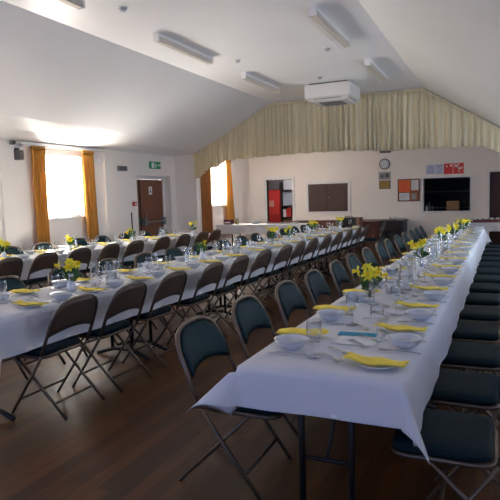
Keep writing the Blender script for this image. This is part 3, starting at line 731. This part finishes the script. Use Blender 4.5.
# jugs
def make_jug():
    o = empty('glass_jug', '', 'jug')
    MB().lathe([(.040, 0), (.048, .006), (.052, .06), (.048, .12), (.040, .17), (.042, .195), (.046, .205)], 20).build('body', M_glass, o)
    MB().lathe([(.044, .006), (.047, .06), (.044, .10), (.001, .101)], 16).build('water', M_water, o)
    MB().tube([(.044, 0, .175), (.085, 0, .165), (.092, 0, .11), (.075, 0, .06), (.051, 0, .05)], .006, 6).build('handle', M_glass, o)
    return o
jug = Proto(make_jug())
JP = [(-.70, 4.12, 'nearest glass water jug on the front table'), (-.63, 4.30, 'second glass water jug on the front table, just behind the nearest'), (-.62, 6.1, 'glass water jug in the middle of the front table'), (-.60, 7.2, 'fourth glass water jug along the front table'), (-.55, 8.9, 'glass water jug at the far part of the front table'),
      (-3.22, 3.90, 'nearest large water jug on the middle table'), (-3.13, 4.0, 'water jug close behind the nearest one on the middle table'), (-3.18, 6.40, 'tall clear jug halfway along the middle table'), (-3.10, 6.55, 'clear jug standing beside the tall jug halfway along the middle table'), (-2.98, 9.2, 'glass jug toward the far end of the middle table'),
      (-5.95, 6.75, 'glass water jug on the far table beside daffodils'), (-5.75, 8.9, 'white looking glass jug near the end of the far table')]
for i, (x, y, l) in enumerate(JP): jug.put((x, y, ZT), 1.2+i, l, 'glass water jugs')
# tumblers in clusters along the middle of the tables
TP = []
for y in (4.75, 4.95, 5.1, 5.25, 5.4, 5.55, 6.3, 6.5, 6.7, 6.9, 7.4, 7.6, 8.2, 8.4, 9.1, 9.3, 9.9, 10.3): TP.append((-.685+.0125*(y-2.2)+rnd.uniform(-.07, .07), y, 'front table'))
for y in (4.55, 4.68, 5.0, 5.15, 5.5, 5.65, 6.9, 7.1, 7.6, 8.4, 8.6, 9.3, 9.9, 10.5): TP.append((-3.31+.04*(y-2.58)+rnd.uniform(-.08, .08), y, 'middle table'))
for y in (5.1, 5.2, 6.0, 6.2, 7.2, 7.5, 8.1, 8.3, 9.1, 9.4): TP.append((-6.1+.05*(y-2.9)+rnd.uniform(-.08, .08), y, 'far table'))
cnt = {}
for x, y, t in TP:
    cnt[t] = cnt.get(t, 0)+1; n_ = cnt[t]
    num = ORD[n_-1] if n_ <= 16 else ['seventeenth', 'eighteenth'][n_-17]
    tumb.put((x, y, ZT), 0, 'clear straight tumbler, %s from the camera down the middle of the %s' % (num, t), 'clear tumblers')

# daffodils in vases
def make_vase(m):
    o = MB().lathe([(.030, 0), (.036, .008), (.040, .035), (.030, .07), (.018, .10), (.020, .125), (.028, .14)], 18).build('flower_vase', m)
    return tag(o, '', 'vase')
def make_goblet():
    o = MB().lathe([(.040, 0), (.040, .003), (.007, .008), (.006, .03), (.012, .05), (.04, .075), (.048, .11), (.046, .135)], 18).build('flower_vase', M_glass)
    return tag(o, '', 'vase')
wv, gv = Proto(make_vase(mat('white vase glaze', (.75, .78, .85), .2))), Proto(make_goblet())
def daff(mb, c, d, size):
    """one daffodil facing d at c: petals then trumpet"""
    d = Vector(d).normalized(); a = d.cross(Vector((0, 0, 1)) if abs(d.z) < .95 else Vector((1, 0, 0))).normalized(); b = d.cross(a); c = Vector(c)
    mb.cur = 0
    for k in range(6):
        t = k*PI/3; u = a*math.cos(t)+b*math.sin(t); w = a*-math.sin(t)+b*math.cos(t)
        p = [c, c+u*size*.45+w*size*.28+d*.002, c+u*size*.8+w*size*.2-d*.002, c+u*size-d*.004, c+u*size*.8-w*size*.2-d*.002, c+u*size*.45-w*size*.28+d*.002]
        q = [x-d*.0015 for x in p]
        mb.add(p+q, [(0, 1, 2, 3, 4, 5), (11, 10, 9, 8, 7, 6)]+[(i, (i+1) % 6, 6+(i+1) % 6, 6+i) for i in range(6)], False)
    mb.cur = 1
    rs = [(.18, 0), (.26, .35), (.30, .55), (.42, .72)]; V = []; F = []; n = 10
    for r, h_ in rs:
        for k in range(n): t = 2*PI*k/n; V.append(c+(a*math.cos(t)+b*math.sin(t))*r*size+d*h_*size)
    for i in range(3):
        for k in range(n): F.append((i*n+k, i*n+(k+1) % n, (i+1)*n+(k+1) % n, (i+1)*n+k))
    F.append(tuple(range(n))); mb.add(V, F, True)
def bouquet(nf, seed, spread=.075, h0=.13, dim=1., leaves=14):
    rnd = random.Random(seed); o = empty('daffodil_bouquet', '', 'flowers')
    st = MB(); heads = []
    for k in range(nf):
        a = rnd.uniform(0, 2*PI); r = spread*rnd.uniform(.35, 1.1); z = h0+rnd.uniform(.03, .11)
        p = (r*math.cos(a), r*math.sin(a), z); heads.append((p, (math.cos(a)*1., math.sin(a)*1., rnd.uniform(-.1, .7))))
        st.tube([(rnd.uniform(-.008, .008), rnd.uniform(-.008, .008), .03), (p[0]*.2, p[1]*.2, h0), (p[0]*.6, p[1]*.6, z-.03), p], .0025, 5)
    st.build('stems', M_stem, o)
    lv = MB()
    for k in range(leaves):
        a = rnd.uniform(0, 2*PI); r = spread*rnd.uniform(.8, 1.5); z = h0+rnd.uniform(-.03, .07); ca, sa = math.cos(a), math.sin(a)
        w = rnd.uniform(.008, .016); base = Vector((ca*.012, sa*.012, h0-.06)); m1 = Vector((ca*r*.5, sa*r*.5, z+.01)); tip = Vector((ca*r, sa*r, z-.01)); n_ = Vector((-sa, ca, 0))
        p = [base, m1-n_*w, tip, m1+n_*w]; lv.add(p+[x+Vector((0, 0, .0015)) for x in p], [(0, 1, 2, 3), (7, 6, 5, 4), (0, 4, 5, 1), (1, 5, 6, 2), (2, 6, 7, 3), (3, 7, 4, 0)], False)
    lv.build('leaves', M_stem, o)
    for p, d in heads:
        f = MB(); daff(f, p, d, .042); f.build('flower', [M_petal, M_corona], o)
    return o
BO = [Proto(bouquet(7, 3)), Proto(bouquet(4, 5)), Proto(bouquet(3, 8, .05))]
VP_ = [  # x, y, vase, bouquet, rot, label
    (-.795, 3.78, 'g', 0, .3, 'nearest daffodils on the front table, in a stemmed glass', 1.15),
    (-.70, 5.70, 'w', 1, 1., 'second daffodil bunch along the front table', 1.15),
    (-.655, 7.70, 'g', 1, 2., 'third daffodil bunch along the front table', 1.1),
    (-.60, 8.75, 'g', 0, 4., 'leafy daffodil bunch fourth along the front table', 1.1),
    (-.52, 9.85, 'g', 1, 5., 'last daffodil bunch at the far end of the front table', 1.2),
    (-3.245, 3.62, 'w', 1, 2.2, 'nearest daffodil bunch on the middle table, in a white vase', 1.15),
    (-3.23, 5.86, 'w', 2, .5, 'second daffodil bunch along the middle table', 1.1),
    (-3.17, 8.00, 'g', 1, 3.3, 'third daffodil bunch along the middle table', 1.15),
    (-3.05, 8.45, 'g', 2, 1.7, 'fourth daffodil bunch, right of the third on the middle table', 1.1),
    (-3.16, 10.0, 'g', 0, 1.9, 'leafy daffodil bunch fifth along the middle table', 1.1),
    (-2.95, 11.2, 'w', 1, 2.9, 'leafy daffodil bunch at the far end of the middle table', 1.),
    (-6.08, 5.52, 'w', 0, 1.2, 'daffodil bunch at the left frame edge on the far table', 1.),
    (-5.90, 6.60, 'w', 2, 4.2, 'small daffodil bunch on the far table before the right gold curtain', 1.1),
    (-5.82, 8.05, 'w', 2, 2.5, 'bright daffodils on the far table in front of the fire door', 1.15),
    (-5.62, 9.85, 'w', 1, .9, 'daffodils standing at the far end of the far table', 1.1)]
for x, y, v, b, rz, l, sc in VP_:
    (gv if v == 'g' else wv).put((x, y, ZT), 0, ('glass holding the ' if v == 'g' else 'vase holding the ')+l.replace(', in a stemmed glass', '').replace(', in a white vase', ''), 'flower vases')
    o = BO[b].put((x, y, ZT), rz, l, 'daffodil bunches on the tables'); o.scale = (sc, sc, 1.)
# papers
o = tag(MB().box((-.74, 2.66, ZT), (-.54, 2.95, ZT+.001)).build('menu_sheet', M_paper), 'white menu sheet lying in the middle of the front table', 'paper')
o.rotation_euler = (0, 0, 0)
o = MB().box((-.10, -.035, 0), (.10, .035, .002)).build('card', M_teal, None, (-.665, 2.86, ZT+.003)); o.rotation_euler = (0, 0, .05)
tag(o, 'small blue card on the white menu sheet, front table', 'card')

# ------------------------------------------------------------ back of the hall furniture
# long white-clothed table along the stage end
bt = empty('trestle_table', 'trestle table under the white cloth before the doorway', 'table', (-5.6, 13.75, 0))
MB().box((-1.15, -.33, .69), (1.15, .33, .72)).build('tabletop', M_tabletop, bt)
for x in (-.9, .9):
    for y in (-.25, .25): MB().tube([(x, y, 0), (x, y, .69)], .018).build('leg', M_black, bt)
def simple_cloth(label, cx, cy, hx, hy, z, dn, name='tablecloth'):
    mb = MB(); P = []
    def ring(o, zz, wv_):
        pts = []
        N = 30
        for a, b in (((-1, -1), (1, -1)), ((1, -1), (1, 1)), ((1, 1), (-1, 1)), ((-1, 1), (-1, -1))):
            for i in range(N):
                t = i/N; X = (a[0]+(b[0]-a[0])*t)*(hx+o); Y = (a[1]+(b[1]-a[1])*t)*(hy+o)
                w = wv_*math.sin((X+Y*1.3)*21); nx, ny = (0, a[1]) if a[1] == b[1] else (a[0], 0)
                pts.append((cx+X+nx*w, cy+Y+ny*w, zz))
        return pts
    rs = [ring(.0, z, 0), ring(.008, z-.01, 0), ring(.015, z-dn*.5, .008), ring(.03, z-dn, .018)]
    n = len(rs[0]); V = [p for r_ in rs for p in r_]; F = [tuple(range(n))]
    for i in range(3):
        for k in range(n): F.append((i*n+k, i*n+(k+1) % n, (i+1)*n+(k+1) % n, (i+1)*n+k))
    mb.add(V, F, False)
    return tag(mb.build(name, M_cloth), label, 'tablecloth')
simple_cloth('white tablecloth on the crosswise table before the back doorway', -5.67, 13.75, 1.24, .34, .728, .24)
zt = .733
o = tag(MB().box((-6.72, 13.45, zt), (-6.50, 13.62, zt+.13), .004).build('biscuit_tin', mat('dark red tin', (.12, .02, .03), .4)), 'dark red tin on the white table beside the brown gold curtain', 'tin'); box_part('label', (-6.70, 13.445, zt+.04), (-6.52, 13.45, zt+.07), M_paper, o)
o = tag(MB().lathe([(.055, 0), (.058, .005), (.058, .13), (.045, .15)], 18, (-6.40, 13.60, zt), cap1=True).build('storage_jar', mat('ochre and green jar', (.30, .27, .12), .4, var=.5, scale=18)), 'patterned jar on the white table below the gold curtain', 'jar'); MB().lathe([(.05, .15), (.05, .175)], 18, (-6.40, 13.60, zt), cap1=True).build('lid', M_ware, o)
for i in range(5):
    tag(MB().lathe([(.07, 0), (.12, .012), (.125, .016), (.001, .010)], 24, (-5.95, 13.82, zt+.013*i)).build('dinner_plate', M_ware), 'white plate, %s up in the stack on the white crosswise table' % ORD[i], 'plate', 'plates stacked on the crosswise table')
tag(MB().box((-5.55, 13.6, zt), (-4.7, 13.85, zt+.035), .01).build('serving_tray', M_steel), 'shiny long tray on the crosswise white table by the doorway', 'tray')
# low dark cabinet run at the back wall between doorway and desk
cb = empty('sideboard', 'long low reddish brown cabinet under the closed hatch', 'cabinet', (-4.45, 15.6, 0))
MB().box((-1.0, -.24, .68), (1.0, .28, .71), .004).build('top', M_redwood, cb); MB().box((-.98, -.21, .0), (.98, .27, .68)).build('carcass', M_redwood, cb)
for i in range(4):
    dd = MB().box((-.97+.49*i, -.23, .05), (-.50+.49*i, -.21, .66)).build('door', M_redwood, cb); MB().lathe([(.012, 0), (.015, -.015), (.002, -.02)], 10, (-.55+.49*i, -.231, .4), ax='y').build('knob', M_brass, dd)
# small reddish cabinet and black case
c2 = empty('cupboard', 'small reddish brown cupboard beside the black case', 'cupboard', (-3.05, 14.35, 0))
MB().box((-.27, -.22, .0), (.27, .22, .72), .004).build('carcass', M_redwood, c2); MB().box((-.29, -.24, .72), (.29, .24, .75), .004).build('top', M_redwood, c2); dd = MB().box((-.25, -.235, .05), (.25, -.22, .70)).build('door', M_redwood, c2); MB().lathe([(.012, 0), (.015, -.015), (.002, -.02)], 10, (.2, -.236, .4), ax='y').build('knob', M_brass, dd)
tb = empty('side_table', 'small dark table carrying the black case', 'table', (-3.25, 13.3, 0))
MB().box((-.33, -.25, .62), (.33, .25, .65)).build('tabletop', M_darkwood, tb)
for x in (-.3, .3):
    for y in (-.22, .22): MB().box((x-.02, y-.02, 0), (x+.02, y+.02, .62)).build('leg', M_darkwood, tb)
k_ = empty('speaker_case', 'black box case with a brown side at the end of the middle table', 'case', (-3.25, 13.3, .652))
MB().box((-.27, -.2, 0), (.19, .2, .24), .006).build('body', M_black, k_); MB().box((.19, -.2, 0), (.27, .2, .24), .004).build('end_panel', mat('brown case end', (.17, .075, .04), .6), k_); MB().tube([(-.12, 0, .24), (-.1, 0, .27), (.05, 0, .27), (.07, 0, .24)], .01).build('handle', M_black, k_)
# dark desk
dk = empty('desk', 'very dark wooden desk against the wall below the notice board', 'desk', (-2.72, 15.45, 0))
MB().box((-.74, -.40, .68), (.48, .40, .72), .004).build('desktop', M_darkwood, dk); MB().box((-.70, -.38, 0), (-.38, .38, .68)).build('pedestal', M_darkwood, dk); MB().box((-.38, -.37, .42), (.45, .37, .68)).build('drawer_box', M_darkwood, dk); MB().box((.40, -.38, 0), (.45, .38, .42)).build('leg_panel', M_darkwood, dk)
for i in range(3): MB().box((-.68, -.39, .05+.21*i), (-.40, -.38, .24+.21*i)).build('drawer', M_darkwood, dk)
o = tag(MB().lathe([(.06, 0), (.09, .03), (.11, .07), (.112, .075)], 18, (-2.60, 15.5, .723)).build('glass_dish', M_glass), 'clear glass dish standing on the very dark desk', 'dish')
o = tag(MB().box((-2.48, 15.35, .723), (-2.28, 15.6, .76), .004).build('papers', mat('greyish papers', (.35, .38, .36), .8)), 'pile of greyish papers at the right of the very dark desk', 'papers')
# right side table by the maroon door
rt = empty('trestle_table', 'trestle table with pale cloth before the maroon door', 'table', (-.2, 14.4, 0))
MB().box((-.78, -.33, .66), (.78, .33, .69)).build('tabletop', M_tabletop, rt)
for x in (-.65, .65):
    for y in (-.25, .25): MB().tube([(x, y, 0), (x, y, .66)], .018).build('leg', M_black, rt)
simple_cloth('pale cloth on the small table before the maroon door', -.2, 14.4, .79, .34, .698, .2)
tr = empty('crockery_tray', 'brown wooden tray of cups on the table before the maroon door', 'tray', (-.30, 14.3, .70))
MB().box((-.55, -.2, 0), (.55, .2, .02)).build('tray_base', M_redwood, tr)
MB().box((-.55, -.2, .02), (.55, -.185, .07)).box((-.55, .185, .02), (.55, .2, .07)).box((-.55, -.185, .02), (-.535, .185, .07)).box((.535, -.185, .02), (.55, .185, .07)).build('tray_rim', M_redwood, tr)
cup = Proto(lathe_obj('cup', [(.022, 0), (.026, .004), (.038, .045), (.042, .075), (.040, .075), (.034, .045), (.001, .01)], M_ware, '', 'cup', 14))
MB().tube([(.037, 0, .06), (.06, 0, .055), (.058, 0, .03), (.032, 0, .025)], .004, 5).build('handle', M_ware, cup.o)
q = 0
for i in range(8):
    for j in range(2): cup.put((-.75+.125*i, 14.2+.15*j, .725), .5*i, 'white cup, %s from the left in the %s row of the brown tray' % (ORD[i], ('front', 'back')[j]), 'white cups on the brown tray')

# ------------------------------------------------------------ light
def area(name, loc, rot, sx, sy, power, col):
    l = bpy.data.lights.new(name, 'AREA'); l.shape = 'RECTANGLE'; l.size = sx; l.size_y = sy; l.energy = power; l.color = col
    o = bpy.data.objects.new(name, l); COL.objects.link(o); o.location = loc; o.rotation_euler = rot; return o
WARM = (1., .96, .89); COOL = (.38, .55, 1.)
def up(name, x, y, z, sx, sy, power, tilt=45):      # added lamp stands in for light off sunlit ground, brightens ceiling and walls
    return area(name, (x, y, z), (0, -PI/2-math.radians(tilt), 0), sx, sy, power, WARM)
PW = dict(near_day=20, near_up=60, mid_day=40, mid_up=140, far_day=70, far_up=1500, stage_day=30, stage_up=1400, right=13, rear=34)
for (a, b, c, d), nm in zip(LW, ('near', 'mid', 'far')):
    area(nm+'_day', (XL-.34, (a+b)/2, (c+d)/2), (0, -PI/2, 0), d-c, b-a, PW[nm+'_day'], WARM)
    up(nm+'_up', XL-1.1, (a+b)/2, .75, 1.5, 2.4, PW[nm+'_up'])
area('stage_day', (XS-.34, (W2[0]+W2[1])/2, (W2[2]+W2[3])/2), (0, -PI/2, 0), W2[3]-W2[2], W2[1]-W2[0], PW['stage_day'], WARM)
up('stage_up', XS-.9, (W2[0]+W2[1])/2, .75, .8, 1.4, PW['stage_up'])
for a, b, c, d in RW: area('right', (XR+.34, (a+b)/2, (c+d)/2), (0, PI/2, 0), d-c, b-a, PW['right']*(3.6 if 6 < a < 12 else 1.), COOL if a < 6 else (.62, .77, 1.))
for a, b, c, d in BW: area('rear', ((a+b)/2, YB-.34, (c+d)/2), (PI/2, 0, 0), b-a, d-c, PW['rear'], (.20, .38, 1.))
area('store_light', (-5.6, 16.8, 2.45), (0, 0, 0), .6, .6, 22, (1, .95, .95))
s = bpy.data.lights.new('sun', 'SUN'); s.energy = 170; s.angle = math.radians(.6); s.color = (1, .93, .82)
so = bpy.data.objects.new('sun', s); COL.objects.link(so)
so.rotation_euler = Vector((1, -1.15, -.78)).to_track_quat('-Z', 'Y').to_euler()
w = bpy.data.worlds.new('sky'); SC.world = w; w.use_nodes = True
w.node_tree.nodes['Background'].inputs[0].default_value = (.85, .92, 1, 1); w.node_tree.nodes['Background'].inputs[1].default_value = .6

# ------------------------------------------------------------ camera
yaw, pitch, roll, f = .41775215, .09707467, .03, 560.
F = Vector((-math.sin(yaw)*math.cos(pitch), math.cos(yaw)*math.cos(pitch), -math.sin(pitch)))
R0 = Vector((math.cos(yaw), math.sin(yaw), 0)); U0 = R0.cross(F)
Rv = math.cos(roll)*R0-math.sin(roll)*U0; Uv = math.sin(roll)*R0+math.cos(roll)*U0
cam = bpy.data.cameras.new('camera'); cam.sensor_width = 36; cam.lens = f/500*36; cam.clip_start = .05
co = bpy.data.objects.new('camera', cam); COL.objects.link(co)
m = Matrix((Rv, Uv, -F)).transposed().to_4x4(); m.translation = Vector((0, 0, 1.49)); co.matrix_world = m
SC.camera = co
SC.view_settings.view_transform = 'Standard'; SC.view_settings.look = 'None'; SC.view_settings.exposure = .5; SC.view_settings.gamma = 1; SC.view_settings.use_curve_mapping = False
SC.cycles.use_denoising = True; SC.cycles.caustics_reflective = False; SC.cycles.caustics_refractive = False; SC.cycles.max_bounces = 8; SC.cycles.transparent_max_bounces = 16; SC.cycles.diffuse_bounces = 5
SC.cycles.sample_clamp_indirect = 6
